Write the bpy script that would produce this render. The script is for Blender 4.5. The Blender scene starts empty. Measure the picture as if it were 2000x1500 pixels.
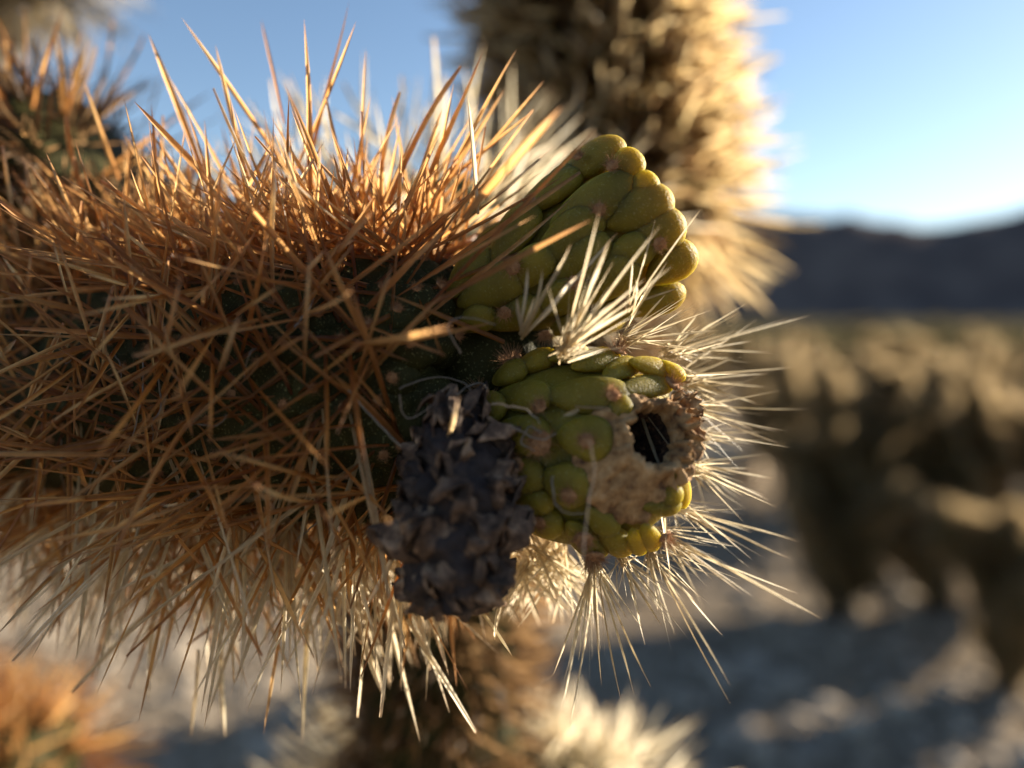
import bpy, math, random
import numpy as np
from mathutils import Matrix, Vector, noise

R = math.radians
S = bpy.context.scene
COL = S.collection

# ------------------------------------------------------------------ camera
CAMZ = 1.0
PITCH = R(4.4)
FPX = 1444.4                      # focal length in pixels of a 2000 px wide frame
cam_d = bpy.data.cameras.new('camera')
cam = bpy.data.objects.new('camera', cam_d)
COL.objects.link(cam)
cam.location = (0, 0, CAMZ)
cam.rotation_euler = (R(90) - PITCH, 0, 0)
cam_d.sensor_width = 36
cam_d.lens = 26
cam_d.clip_start = 0.004
cam_d.clip_end = 20000
cam_d.dof.use_dof = True
cam_d.dof.focus_distance = 0.106
cam_d.dof.aperture_fstop = 26 / 4.5
S.camera = cam

# ------------------------------------------------------------------ sky, sun, exposure
SUN_EL, SUN_AZ = R(19), R(64)      # azimuth measured from the view direction towards its right
w = bpy.data.worlds.new('World')
S.world = w
w.use_nodes = True
nt = w.node_tree
bg = nt.nodes['Background']
sky = nt.nodes.new('ShaderNodeTexSky')
sky.sky_type = 'NISHITA'
sky.sun_disc = False
sky.sun_elevation = SUN_EL
sky.sun_rotation = SUN_AZ
sky.altitude = 300
sky.air_density = 1.0
sky.dust_density = 0.35
sky.ozone_density = 1.7
nt.links.new(sky.outputs[0], bg.inputs[0])
bg.inputs[1].default_value = 0.055
sun_d = bpy.data.lights.new('sun', 'SUN')
sun_d.energy = 5.0
sun_d.angle = R(0.53)
sun_d.color = (1.0, 0.86, 0.66)
sun = bpy.data.objects.new('sun', sun_d)
COL.objects.link(sun)
LDIR = Vector((math.cos(SUN_EL) * math.sin(SUN_AZ), math.cos(SUN_EL) * math.cos(SUN_AZ), math.sin(SUN_EL)))
sun.rotation_euler = LDIR.to_track_quat('Z', 'Y').to_euler()
S.view_settings.view_transform = 'Standard'
S.view_settings.look = 'None'
S.view_settings.exposure = 1.8
S.view_settings.gamma = 1
S.view_settings.use_curve_mapping = False
S.cycles.use_denoising = True
S.cycles.max_bounces = 8
S.cycles.diffuse_bounces = 5
S.cycles.transmission_bounces = 5
S.cycles.caustics_reflective = False
S.cycles.caustics_refractive = False

# ------------------------------------------------------------------ helpers
CF = np.array((0, math.cos(PITCH), -math.sin(PITCH)))
CU = np.array((0, math.sin(PITCH), math.cos(PITCH)))
CR = np.array((1.0, 0, 0))
CO = np.array((0, 0, CAMZ))


def P(x, y, d):
    """point seen at photo pixel x, y (2000 px wide frame) and d metres deep"""
    return CO + CF * d + CR * ((x - 1000) / FPX * d) + CU * ((750 - y) / FPX * d)


def proj(p):
    q = np.asarray(p) - CO
    d = q @ CF
    return 1000 + (q @ CR) / d * FPX, 750 - (q @ CU) / d * FPX, d


def nrm(v):
    v = np.asarray(v, float)
    return v / np.linalg.norm(v, axis=-1, keepdims=True)


def mk_mesh(name, V, F, mat=None, smooth=True, attrs=None):
    """F: int array (n, 3) or (n, 4)"""
    V = np.asarray(V, np.float32)
    F = np.asarray(F, np.int32)
    me = bpy.data.meshes.new(name)
    n, k = F.shape
    me.vertices.add(len(V))
    me.vertices.foreach_set('co', V.ravel())
    me.loops.add(n * k)
    me.loops.foreach_set('vertex_index', F.ravel())
    me.polygons.add(n)
    me.polygons.foreach_set('loop_start', np.arange(0, n * k, k, dtype=np.int32))
    if smooth:
        me.polygons.foreach_set('use_smooth', np.ones(n, bool))
    for an, av in (attrs or {}).items():
        a = me.attributes.new(an, 'FLOAT', 'POINT')
        a.data.foreach_set('value', np.asarray(av, np.float32).ravel())
    me.update(calc_edges=True)
    me.validate()
    if mat:
        me.materials.append(mat)
    return me


def link(name, me, parent=None, mw=None, kind=None):
    o = bpy.data.objects.new(name, me)
    COL.objects.link(o)
    if parent is not None:
        o.parent = parent
        o.matrix_parent_inverse = WM[parent.name].inverted()
    if mw is None:
        mw = Matrix.Identity(4)
    o.matrix_basis = mw
    WM[o.name] = mw
    if kind:
        o['kind'] = kind
    return o


WM = {}


def thing(name, label, cat, loc, group=None):
    o = bpy.data.objects.new(name, None)
    o.empty_display_size = 0.02
    COL.objects.link(o)
    o.location = loc
    WM[o.name] = Matrix.Translation(Vector(loc))
    o['label'] = label
    o['category'] = cat
    if group:
        o['group'] = group
    return o


def frame_matrix(pos, zaxis, xhint, sx=1, sy=1, sz=1):
    """local z along zaxis, local x close to xhint"""
    z = nrm(zaxis)
    x = np.asarray(xhint, float) - z * (np.asarray(xhint, float) @ z)
    if np.linalg.norm(x) < 1e-6:
        x = np.cross(z, (0.3, 0.5, 0.8))
    x = nrm(x)
    y = np.cross(z, x)
    M = np.eye(4)
    M[:3, 0] = x * sx
    M[:3, 1] = y * sy
    M[:3, 2] = z * sz
    M[:3, 3] = pos
    return Matrix(M.tolist())


def grid_faces(nu, nv, wrap_u=True):
    """nv rings of nu points"""
    F = []
    for j in range(nv - 1):
        for i in range(nu if wrap_u else nu - 1):
            a = j * nu + i
            b = j * nu + (i + 1) % nu
            F.append((a, b, b + nu, a + nu))
    return np.array(F, np.int32)


# ------------------------------------------------------------------ materials
def new_mat(name):
    m = bpy.data.materials.new(name)
    m.use_nodes = True
    t = m.node_tree
    return m, t, t.nodes['Principled BSDF'], t.nodes['Material Output']


def ramp(t, fac, stops):
    r = t.nodes.new('ShaderNodeValToRGB')
    el = r.color_ramp.elements
    while len(el) < len(stops):
        el.new(0.5)
    for e, (p, c) in zip(el, stops):
        e.position = p
        e.color = (*c, 1)
    t.links.new(fac, r.inputs[0])
    return r.outputs[0]


def tex(t, kind, scale, **kw):
    n = t.nodes.new('ShaderNodeTex' + kind)
    n.inputs['Scale'].default_value = scale
    for k, v in kw.items():
        n.inputs[k].default_value = v
    return n


def mixc(t, mode, fac, a, b):
    n = t.nodes.new('ShaderNodeMix')
    n.data_type = 'RGBA'
    n.blend_type = mode
    for sock, val in ((n.inputs[0], fac), (n.inputs[6], a), (n.inputs[7], b)):
        if isinstance(val, bpy.types.NodeSocket):
            t.links.new(val, sock)
        elif isinstance(val, tuple):
            sock.default_value = (*val, 1)
        else:
            sock.default_value = val
    return n.outputs[2]


def bump(t, b, height, strength, dist):
    n = t.nodes.new('ShaderNodeBump')
    n.inputs['Strength'].default_value = strength
    n.inputs['Distance'].default_value = dist
    t.links.new(height, n.inputs['Height'])
    t.links.new(n.outputs[0], b.inputs['Normal'])


def coords(t, which='Object', scale=None):
    c = t.nodes.new('ShaderNodeTexCoord')
    return c.outputs[which]


def spine_material(name, along_stops, rnd_stops, trans, rough=0.36, refl=0.5):
    m, t, b, out = new_mat(name)
    at = t.nodes.new('ShaderNodeAttribute'); at.attribute_name = 'along'
    ar = t.nodes.new('ShaderNodeAttribute'); ar.attribute_name = 'rnd'
    oi = t.nodes.new('ShaderNodeObjectInfo')
    ad = t.nodes.new('ShaderNodeMath'); ad.operation = 'ADD'
    t.links.new(ar.outputs['Fac'], ad.inputs[0]); t.links.new(oi.outputs['Random'], ad.inputs[1])
    fr = t.nodes.new('ShaderNodeMath'); fr.operation = 'FRACT'
    t.links.new(ad.outputs[0], fr.inputs[0])
    c1 = ramp(t, at.outputs['Fac'], along_stops)
    c2 = ramp(t, fr.outputs[0], rnd_stops)
    col = mixc(t, 'MULTIPLY', 1.0, c1, c2)
    geo = t.nodes.new('ShaderNodeNewGeometry')
    nz = tex(t, 'Noise', 900, Detail=3.0)
    t.links.new(geo.outputs['Position'], nz.inputs['Vector'])
    col = mixc(t, 'MULTIPLY', 0.55, col, ramp(t, nz.outputs['Fac'], [(0.3, (0.55, 0.5, 0.45)), (0.65, (1, 1, 1))]))
    t.links.new(mixc(t, 'MULTIPLY', 1.0, col, (refl, refl, refl)), b.inputs['Base Color'])
    b.inputs['Roughness'].default_value = rough
    b.inputs['Specular IOR Level'].default_value = 0.5 if rough < 0.9 else 0.0
    tr = t.nodes.new('ShaderNodeBsdfTranslucent')
    g_ = t.nodes.new('ShaderNodeGamma'); g_.inputs[1].default_value = 0.78
    t.links.new(col, g_.inputs[0]); t.links.new(g_.outputs[0], tr.inputs['Color'])
    mx = t.nodes.new('ShaderNodeMixShader'); mx.inputs[0].default_value = trans
    t.links.new(b.outputs[0], mx.inputs[1]); t.links.new(tr.outputs[0], mx.inputs[2])
    t.links.new(mx.outputs[0], out.inputs['Surface'])
    return m


M_SPINE = spine_material('golden_spine',
    [(0.0, (0.46, 0.175, 0.048)), (0.35, (0.70, 0.31, 0.078)), (0.75, (0.86, 0.475, 0.16)), (1.0, (0.48, 0.24, 0.12))],
    [(0.0, (0.62, 0.52, 0.45)), (0.3, (0.9, 0.85, 0.8)), (0.6, (1, 1, 1)), (0.92, (1.05, 1.15, 1.25)), (1.0, (1.15, 1.6, 2.6))], 0.70, refl=0.22)
M_STRAW = spine_material('straw_spine',
    [(0.0, (0.72, 0.55, 0.30)), (0.4, (0.85, 0.72, 0.46)), (0.85, (0.90, 0.80, 0.58)), (1.0, (0.7, 0.5, 0.3))],
    [(0.0, (0.8, 0.75, 0.7)), (0.5, (1, 1, 1)), (1.0, (1.05, 1.08, 1.2))], 0.68)
M_FARSPINE = spine_material('far_spine',
    [(0.0, (0.34, 0.18, 0.06)), (0.4, (0.66, 0.43, 0.17)), (1.0, (0.82, 0.62, 0.33))],
    [(0.0, (0.7, 0.65, 0.55)), (0.5, (1, 1, 1)), (1.0, (1.0, 1.05, 1.0))], 0.74, refl=0.18)
M_SHADESPINE = spine_material('shade_spine',
    [(0.0, (0.10, 0.05, 0.025)), (0.5, (0.26, 0.14, 0.055)), (1.0, (0.36, 0.2, 0.085))],
    [(0.0, (0.5, 0.45, 0.42)), (0.6, (1, 1, 1)), (1.0, (1.2, 1.25, 1.3))], 0.6, refl=0.22)  # dark spine colour that paints shade into the rear joints
M_BUSH = spine_material('bush_spine',
    [(0.0, (0.20, 0.11, 0.045)), (0.4, (0.50, 0.34, 0.155)), (1.0, (0.80, 0.61, 0.35))],
    [(0.0, (0.6, 0.55, 0.5)), (0.5, (1, 1, 1)), (1.0, (1.0, 1.03, 0.95))], 0.58, refl=0.28)
M_FIBRE = spine_material('pale_fibre',
    [(0.0, (0.42, 0.36, 0.30)), (1.0, (0.55, 0.50, 0.45))], [(0.0, (0.6, 0.55, 0.5)), (1.0, (1, 1, 1))], 0.3)


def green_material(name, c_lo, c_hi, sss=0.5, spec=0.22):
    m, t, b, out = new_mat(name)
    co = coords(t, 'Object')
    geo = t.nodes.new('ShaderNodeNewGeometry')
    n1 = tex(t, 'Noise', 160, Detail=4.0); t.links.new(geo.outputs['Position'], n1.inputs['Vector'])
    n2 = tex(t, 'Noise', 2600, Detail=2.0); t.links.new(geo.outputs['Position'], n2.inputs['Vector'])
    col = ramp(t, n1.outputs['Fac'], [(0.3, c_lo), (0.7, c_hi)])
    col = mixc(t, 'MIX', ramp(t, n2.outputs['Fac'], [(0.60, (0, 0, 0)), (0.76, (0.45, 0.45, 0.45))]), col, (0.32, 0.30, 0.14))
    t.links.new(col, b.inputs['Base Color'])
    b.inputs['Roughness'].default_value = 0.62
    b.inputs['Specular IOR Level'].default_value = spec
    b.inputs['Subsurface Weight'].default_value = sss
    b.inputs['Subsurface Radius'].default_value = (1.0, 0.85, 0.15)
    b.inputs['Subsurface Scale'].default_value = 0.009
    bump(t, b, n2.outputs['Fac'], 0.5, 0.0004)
    return m


M_GREEN = green_material('fruit_green', (0.112, 0.086, 0.009), (0.19, 0.140, 0.013), 1.0)
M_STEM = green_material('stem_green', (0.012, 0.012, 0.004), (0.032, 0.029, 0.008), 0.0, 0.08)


def rough_material(name, stops, scale, bump_s, bump_d, rough=0.8, detail=6.0, spec=0.25):
    m, t, b, out = new_mat(name)
    geo = t.nodes.new('ShaderNodeNewGeometry')
    n1 = tex(t, 'Noise', scale, Detail=detail, Roughness=0.65)
    t.links.new(geo.outputs['Position'], n1.inputs['Vector'])
    t.links.new(ramp(t, n1.outputs['Fac'], stops), b.inputs['Base Color'])
    b.inputs['Roughness'].default_value = rough
    b.inputs['Specular IOR Level'].default_value = spec
    bump(t, b, n1.outputs['Fac'], bump_s, bump_d)
    return m


M_SCAR = rough_material('scar_tissue', [(0.30, (0.05, 0.022, 0.012)), (0.42, (0.19, 0.10, 0.042)), (0.55, (0.32, 0.19, 0.085)), (0.75, (0.50, 0.34, 0.19))], 420, 0.9, 0.0008)
M_ROT = rough_material('rotten_cavity', [(0.40, (0.008, 0.005, 0.005)), (0.56, (0.05, 0.025, 0.015)), (0.72, (0.26, 0.14, 0.07))], 900, 0.8, 0.001)
M_WOOL = rough_material('areole_wool', [(0.3, (0.22, 0.10, 0.045)), (0.7, (0.46, 0.25, 0.12))], 1500, 0.8, 0.0004)
M_DRY = rough_material('dried_fruit', [(0.36, (0.016, 0.010, 0.008)), (0.52, (0.10, 0.060, 0.040)), (0.70, (0.36, 0.235, 0.15))], 300, 0.9, 0.0007, 0.75)
M_DRYDARK = rough_material('dried_fruit_core', [(0.3, (0.010, 0.007, 0.008)), (0.7, (0.045, 0.032, 0.030))], 400, 0.9, 0.001, 0.7)
M_BARK = rough_material('cholla_bark', [(0.3, (0.018, 0.012, 0.009)), (0.7, (0.075, 0.05, 0.032))], 60, 0.9, 0.004, 0.9)
M_LITGROUND = rough_material('lit_ground_tan', [(0.3, (0.30, 0.23, 0.16)), (0.7, (0.48, 0.38, 0.27))], 9, 0.8, 0.02, 0.9)  # pale tan colour imitating sunlit ground

# ------------------------------------------------------------------ spine geometry
NS, NR = 6, 8


def unit_spine(rng, sides=NS, rings=NR, bend=0.03, flat=0.6, aspect=60, blunt=False):
    """unit spine along z (length 1, radius 1); returns verts and the along value"""
    s = np.linspace(0, 1, rings)
    prof = np.interp(s, [0, 0.08, 0.45, 0.75, 0.93, 1.0], [0.72, 0.8, 1.0, 0.8, 0.36, 0.03])
    if blunt:
        prof = np.interp(s, [0, 0.1, 0.5, 0.9, 1.0], [0.7, 0.8, 1.0, 0.85, 0.5])
    prof = prof * (1 + rng.uniform(-0.10, 0.10, rings))
    a0 = rng.uniform(0, 6.28)
    bx, by = rng.normal(0, bend, 2) * aspect
    kx, ky = rng.normal(0, bend * 0.35, 2) * aspect
    tw = rng.uniform(-1.2, 1.2)
    V = []
    for j in range(rings):
        off = 4 * s[j] * (1 - s[j])
        k2 = math.sin(s[j] * 7 + a0) * s[j]
        for i in range(sides):
            a = (i / (sides - 1) * 2 - 1) * R(118)       # an open, papery sheath
            x, y = math.sin(a), flat * math.cos(a)
            ca, sa = math.cos(a0 + tw * s[j]), math.sin(a0 + tw * s[j])
            V.append(((x * ca - y * sa) * prof[j] + bx * off + kx * k2, (x * sa + y * ca) * prof[j] + by * off + ky * k2, s[j]))
    return np.array(V), np.repeat(s, sides)


SPF = grid_faces(NS, NR, False)
_vr = np.random.default_rng(5)
VARIANTS = [unit_spine(_vr, bend=0.005 if k < 9 else 0.022, blunt=(k % 5 == 4)) for k in range(12)]
THIN = [unit_spine(_vr, bend=0.018) for k in range(6)]
LOWF = grid_faces(3, 3, False)


def spine_frames(base, tip, width, rng):
    base = np.asarray(base); tip = np.asarray(tip)
    L = np.linalg.norm(tip - base, axis=1)
    z = (tip - base) / L[:, None]
    h = rng.normal(size=base.shape)
    x = nrm(h - z * np.sum(h * z, 1)[:, None])
    y = np.cross(z, x)
    return x, y, z, L


def spines_mesh(name, base, tip, width, rng, mat, low=False):
    """many spines in one mesh"""
    base = np.asarray(base); tip = np.asarray(tip)
    n = len(base)
    width = np.broadcast_to(np.asarray(width, float), (n,))
    x, y, z, L = spine_frames(base, tip, width, rng)
    if low:
        s = np.array([0, 0.45, 1.0]); pr = np.array([0.75, 1.0, 0.04])
        ang = np.array((-1, 0, 1)) * R(80)
        U = np.array([(math.sin(a) * pr[j], math.cos(a) * 0.6 * pr[j], s[j]) for j in range(3) for a in ang])
        Us = np.repeat(s, 3)
        UF = LOWF
        allU = np.broadcast_to(U, (n, *U.shape))
    else:
        ids = rng.integers(0, len(VARIANTS), n)
        VV = np.stack([v for v, _ in VARIANTS])
        allU = VV[ids]
        Us = VARIANTS[0][1]
        UF = SPF
    r = width / 2
    V = base[:, None, :] + allU[:, :, 0:1] * (x * r[:, None])[:, None, :] + allU[:, :, 1:2] * (y * r[:, None])[:, None, :] + allU[:, :, 2:3] * (z * L[:, None])[:, None, :]
    m = allU.shape[1]
    F = (UF[None] + (np.arange(n) * m)[:, None, None]).reshape(-1, 4)
    return mk_mesh(name, V.reshape(-1, 3), F, mat, True, {'along': np.tile(Us, n), 'rnd': np.repeat(rng.random(n), m)})


SP_ME = {}


def spine_object(base, tip, width, parent, rng, mat, thin=False, name='spine'):
    base = np.asarray(base); tip = np.asarray(tip)
    pool = THIN if thin else VARIANTS
    k = int(rng.integers(0, len(pool)))
    key = (thin, k, mat.name)
    if key not in SP_ME:
        V, s = pool[k]
        SP_ME[key] = mk_mesh('spine', V, SPF, mat, True, {'along': s, 'rnd': np.full(len(s), rng.random())})
    L = float(np.linalg.norm(tip - base))
    mw = frame_matrix(base, tip - base, rng.normal(size=3), width / 2, width / 2, L)
    return link(name, SP_ME[key], parent, mw)


# ------------------------------------------------------------------ lumpy bodies
def catmull(pts, n):
    pts = np.asarray(pts, float)
    k = len(pts)
    if k == 2:
        return pts[0] + (pts[1] - pts[0]) * np.linspace(0, 1, n)[:, None]
    out = []
    for u in np.linspace(0, k - 1 - 1e-9, n):
        i = int(u); f = u - i
        p0, p1, p2, p3 = pts[max(i - 1, 0)], pts[i], pts[i + 1], pts[min(i + 2, k - 1)]
        out.append(0.5 * (2 * p1 + (p2 - p0) * f + (2 * p0 - 5 * p1 + 4 * p2 - p3) * f * f + (3 * p1 - p0 - 3 * p2 + p3) * f ** 3))
    return np.array(out)


class Body:
    """a rounded joint along a curved axis"""
    def __init__(self, axis, radius, ends=(0.5, 0.5), prof=None):
        self.n = 60
        self.c = catmull(axis, self.n)
        d = np.gradient(self.c, axis=0)
        self.t = nrm(d)
        ref = np.array((0.13, 0.21, 0.97))
        if abs(self.t[0] @ ref) > 0.9:
            ref = np.array((0.9, 0.3, 0.1))
        self.u = nrm(np.cross(ref, self.t))
        self.v = np.cross(self.t, self.u)
        self.len = float(np.sum(np.linalg.norm(np.diff(self.c, axis=0), axis=1)))
        s = np.linspace(0, 1, self.n)
        e0, e1 = ends
        x0 = np.clip(s * self.len / (radius * max(e0, 1e-3)), 0, 1)
        x1 = np.clip((1 - s) * self.len / (radius * max(e1, 1e-3)), 0, 1)
        cap = np.sqrt(1 - (1 - x0) ** 2) * np.sqrt(1 - (1 - x1) ** 2)
        if prof is not None:
            cap = cap * np.interp(s, prof[0], prof[1])
        self.r = radius * np.maximum(cap, 0.02)
        self.s = s

    def at(self, s, phi):
        i = np.clip(s * (self.n - 1), 0, self.n - 1.001)
        k = int(i); f = i - k
        g = lambda a: a[k] * (1 - f) + a[k + 1] * f
        c, u, v, t, r = g(self.c), g(self.u), g(self.v), g(self.t), g(self.r)
        rad = u * math.cos(phi) + v * math.sin(phi)
        dr = (self.r[k + 1] - self.r[k]) / (self.len / (self.n - 1))
        nn = nrm(rad - nrm(t) * dr * 0.9)
        return c + rad * r, nn, nrm(t)

    def areoles(self, spacing, rng, jit=0.12):
        out = []
        rm = float(np.max(self.r))
        around = max(5, round(2 * math.pi * rm / spacing))
        rows = max(2, int(self.len / (spacing * 0.87)))
        for j in range(rows + 1):
            s = (j + 0.4) / (rows + 0.8)
            rr = float(np.interp(s, self.s, self.r))
            na = max(3, round(around * min(1, rr / rm * 1.05)))
            for i in range(na):
                ph = (i + 0.5 * (j % 2) + rng.normal(0, jit)) / na * 2 * math.pi + j * 0.07
                out.append(self.at(min(0.985, max(0.015, s + rng.normal(0, jit) / rows)), ph))
        return out

    def mesh(self, name, mat, are=None, lump=0.0, sig=0.004, nu=40):
        V = []
        for j in range(self.n):
            for i in range(nu):
                a = i / nu * 2 * math.pi
                V.append(self.c[j] + (self.u[j] * math.cos(a) + self.v[j] * math.sin(a)) * self.r[j])
        V = np.array(V)
        if are and lump:
            A = np.array([a[0] for a in are])
            d2 = np.min(np.sum((V[:, None] - A[None]) ** 2, 2), 1)
            N = nrm(V - np.repeat(self.c, nu, 0) + 1e-9)
            V = V + N * (lump * np.exp(-d2 / (2 * sig * sig)))[:, None]
        return mk_mesh(name, V, grid_faces(nu, self.n), mat)


def areole_spines(are, rng, n_lo, n_hi, L_lo, L_hi, th=(20, 75), up=None, cull=None):
    B, T = [], []
    for p, nn, t in are:
        if cull is not None and rng.random() < cull(p, nn):
            continue
        side = nrm(np.cross(nn, t))
        for k in range(rng.integers(n_lo, n_hi + 1)):
            thv = R(rng.uniform(*th)); az = rng.uniform(0, 2 * math.pi)
            d = nn * math.cos(thv) + (t * math.cos(az) + side * math.sin(az)) * math.sin(thv)
            b = p + rng.normal(0, 0.0006, 3)
            B.append(b - nn * 0.001)
            T.append(b + d * rng.uniform(L_lo, L_hi))
    return B, T


# ------------------------------------------------------------------ ground, hills
def fbm(x, y, sc, seed=0.0, oc=5):
    return noise.fractal(Vector((x * sc + seed, y * sc - seed, seed * 0.37)), 0.9, 2.1, oc)


def ground_z(x, y):
    r = math.hypot(x, y)
    z = 0.035 * fbm(x, y, 0.9, 3.1) + 0.012 * fbm(x, y, 6.0, 9.7, 3)
    if r > 12:
        z += min(1, (r - 12) / 60) * 0.6 * fbm(x, y, 0.03, 1.7)
    return z


radii = np.concatenate([np.linspace(0.02, 1.0, 10), np.geomspace(1.06, 14, 110), np.geomspace(14.8, 12000, 60)])
nth = 260
V = []
for r_ in radii:
    for i in range(nth):
        a = i / nth * 2 * math.pi
        x, y = r_ * math.cos(a), r_ * math.sin(a)
        V.append((x, y, ground_z(x, y)))
m, t, b, out = new_mat('desert_ground')
geo = t.nodes.new('ShaderNodeNewGeometry')
n1 = tex(t, 'Noise', 1.3, Detail=6.0); n2 = tex(t, 'Noise', 45, Detail=5.0, Roughness=0.7); n3 = tex(t, 'Voronoi', 30)
for n_ in (n1, n2, n3):
    t.links.new(geo.outputs['Position'], n_.inputs['Vector'])
col = ramp(t, n1.outputs['Fac'], [(0.3, (0.17, 0.135, 0.10)), (0.7, (0.28, 0.23, 0.17))])
col = mixc(t, 'MULTIPLY', 0.8, col, ramp(t, n2.outputs['Fac'], [(0.3, (0.45, 0.42, 0.4)), (0.65, (1.1, 1.08, 1.05))]))
t.links.new(col, b.inputs['Base Color'])
b.inputs['Roughness'].default_value = 0.95
b.inputs['Specular IOR Level'].default_value = 0.0
bump(t, b, n2.outputs['Fac'], 0.8, 0.02)
g = link('ground', mk_mesh('ground', V, grid_faces(nth, len(radii)), m), kind='structure')

# hills: the ridge line as a function of azimuth, a strip of real depth
M_HILL = rough_material('hill_rock', [(0.35, (0.075, 0.062, 0.062)), (0.65, (0.14, 0.115, 0.105))], 0.012, 0.6, 12, 0.95, spec=0.0)
naz, nd = 220, 26
V = []
for j in range(nd):
    f = j / (nd - 1)
    for i in range(naz):
        az = R(-75 + 150 * i / (naz - 1))
        pxl = 1000 + math.tan(az) * FPX if abs(az) < R(60) else 0
        pxl = 1000 + math.tan(az) * FPX
        sky_y = float(np.interp(pxl, [-4000, -1500, -300, 400, 900, 1300, 1450, 1560, 1690, 1770, 1850, 1930, 2000, 2150, 2600, 4000], [470, 420, 380, 415, 398, 392, 408, 420, 428, 440, 436, 421, 409, 388, 420, 470]))
        ridge = (639 - sky_y) / FPX * 2245 * math.cos(az) + 9 * noise.fractal(Vector((az * 9, 1.3, 0.2)), 1.0, 2.0, 4)
        rr = 1750 + 900 * f
        prof = math.sin(min(f / 0.55, 1) * math.pi / 2) ** 1.15 if f < 0.55 else 1 - 0.55 * (f - 0.55) / 0.45
        x, y = rr * math.sin(az), rr * math.cos(az)
        gul = noise.fractal(Vector((az * 22, f * 2.2, 4.0)), 0.9, 2.0, 5)
        z = ridge * prof * (1 + 0.10 * gul * (1 - abs(f - 0.5) * 1.2) * (0 if abs(f - 0.55) < 0.05 else 1)) - 6
        V.append((x, y, z))
link('hills', mk_mesh('hills', V, grid_faces(naz, nd, False), M_HILL), kind='structure')

# loose stones and gravel on the ground in view
rng = np.random.default_rng(11)
ico_v = []
ico_f = []
PH = (1 + 5 ** 0.5) / 2
iv = nrm(np.array([(-1, PH, 0), (1, PH, 0), (-1, -PH, 0), (1, -PH, 0), (0, -1, PH), (0, 1, PH), (0, -1, -PH), (0, 1, -PH), (PH, 0, -1), (PH, 0, 1), (-PH, 0, -1), (-PH, 0, 1)]))
if_ = np.array([(0, 11, 5), (0, 5, 1), (0, 1, 7), (0, 7, 10), (0, 10, 11), (1, 5, 9), (5, 11, 4), (11, 10, 2), (10, 7, 6), (7, 1, 8), (3, 9, 4), (3, 4, 2), (3, 2, 6), (3, 6, 8), (3, 8, 9), (4, 9, 5), (2, 4, 11), (6, 2, 10), (8, 6, 7), (9, 8, 1)])
VV, FF = [], []
for k in range(9000):
    d = 1.1 * math.exp(rng.uniform(0, 2.2)); a = R(rng.uniform(-42, 44))
    x, y = d * math.sin(a), d * math.cos(a)
    s = min(0.045, 0.004 + rng.exponential(0.006)) * (1 + d * 0.12)
    sc = s * np.array((rng.uniform(0.7, 1.4), rng.uniform(0.7, 1.4), rng.uniform(0.45, 0.9)))
    v = iv * sc * (1 + rng.normal(0, 0.12, (12, 1)))
    c, s_ = math.cos(a * 7 + k), math.sin(a * 7 + k)
    v = np.stack([v[:, 0] * c - v[:, 1] * s_, v[:, 0] * s_ + v[:, 1] * c, v[:, 2]], 1) + (x, y, ground_z(x, y) + sc[2] * 0.3)
    FF.append(if_ + 12 * k); VV.append(v)
M_PEB = rough_material('gravel_stone', [(0.3, (0.12, 0.10, 0.08)), (0.5, (0.26, 0.22, 0.175)), (0.7, (0.42, 0.36, 0.29))], 14, 0.5, 0.004, 0.9, 2.0)
pg = link('gravel', mk_mesh('gravel', np.concatenate(VV), np.concatenate(FF), M_PEB, False), kind='stuff')
pg['label'] = 'loose pale gravel and small stones scattered over the desert floor'
pg['category'] = 'gravel'

# ------------------------------------------------------------------ the main cholla: joint, fruits, dried fruit
rng = np.random.default_rng(42)
main = thing('cholla_cactus', 'golden spined cholla branch bearing two green fruits and one black dried fruit', 'cactus', (-0.30, 0.16, ground_z(-0.30, 0.16)))

AX = [P(-560, 735, 0.290), P(-250, 745, 0.212), P(40, 756, 0.166), P(330, 764, 0.138), P(620, 762, 0.1235), P(895, 745, 0.1185)]
joint = Body(AX, 0.0205, ends=(1.0, 0.75), prof=([0, 0.1, 0.55, 0.85, 1.0], [0.72, 0.9, 1.0, 1.0, 0.86]))
ar = joint.areoles(0.0092, rng)
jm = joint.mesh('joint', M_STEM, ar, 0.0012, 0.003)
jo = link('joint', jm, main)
JV = np.array([proj(v.co) for v in jm.vertices])


def skin_depth(x, y, d):
    """depth of the joint's near skin where it shows at x, y, else of the joint's rim beside it"""
    e = np.hypot(JV[:, 0] - x, JV[:, 1] - y)
    k = e < 45
    if k.any():
        return float(JV[k, 2].min())
    return float(JV[np.argmin(e), 2])


shade_fill = Body([P(840, 745, .1215), P(960, 735, .1235), P(1080, 735, .125)], 0.0120, ends=(0.5, 0.8))  # added dark stem filling the gap between the fruits where shadow shows
link('shade_fill_stem', shade_fill.mesh('shade_fill_stem', M_STEM, shade_fill.areoles(0.007, rng), 0.0012, 0.0025), main)

# tubercles
def tubercle_mesh(name, mat, nu=18, nv=12, droop=0.0, seed=0):
    rg = np.random.default_rng(seed)
    V = []
    for j in range(nv):
        la = math.pi * j / (nv - 1)
        for i in range(nu):
            lo = 2 * math.pi * i / nu
            # long axis = x (tip at +x), out of the surface = z
            x = -math.cos(la)
            y = math.sin(la) * math.cos(lo)
            z = math.sin(la) * math.sin(lo)
            wv = 0.80 + 0.22 * x - 0.06 * x * x
            hv = 0.78 + 0.30 * x
            V.append((x + 0.06 * z * x, y * wv * (1 + 0.05 * math.sin(3 * lo + seed)), z * hv + 0.10 * x - droop * max(0, x) ** 2))
    V = np.array(V)
    V *= 1 + 0.02 * rg.normal(size=(len(V), 1)) * 0
    return mk_mesh(name, V, grid_faces(nu, nv), mat)


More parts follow.
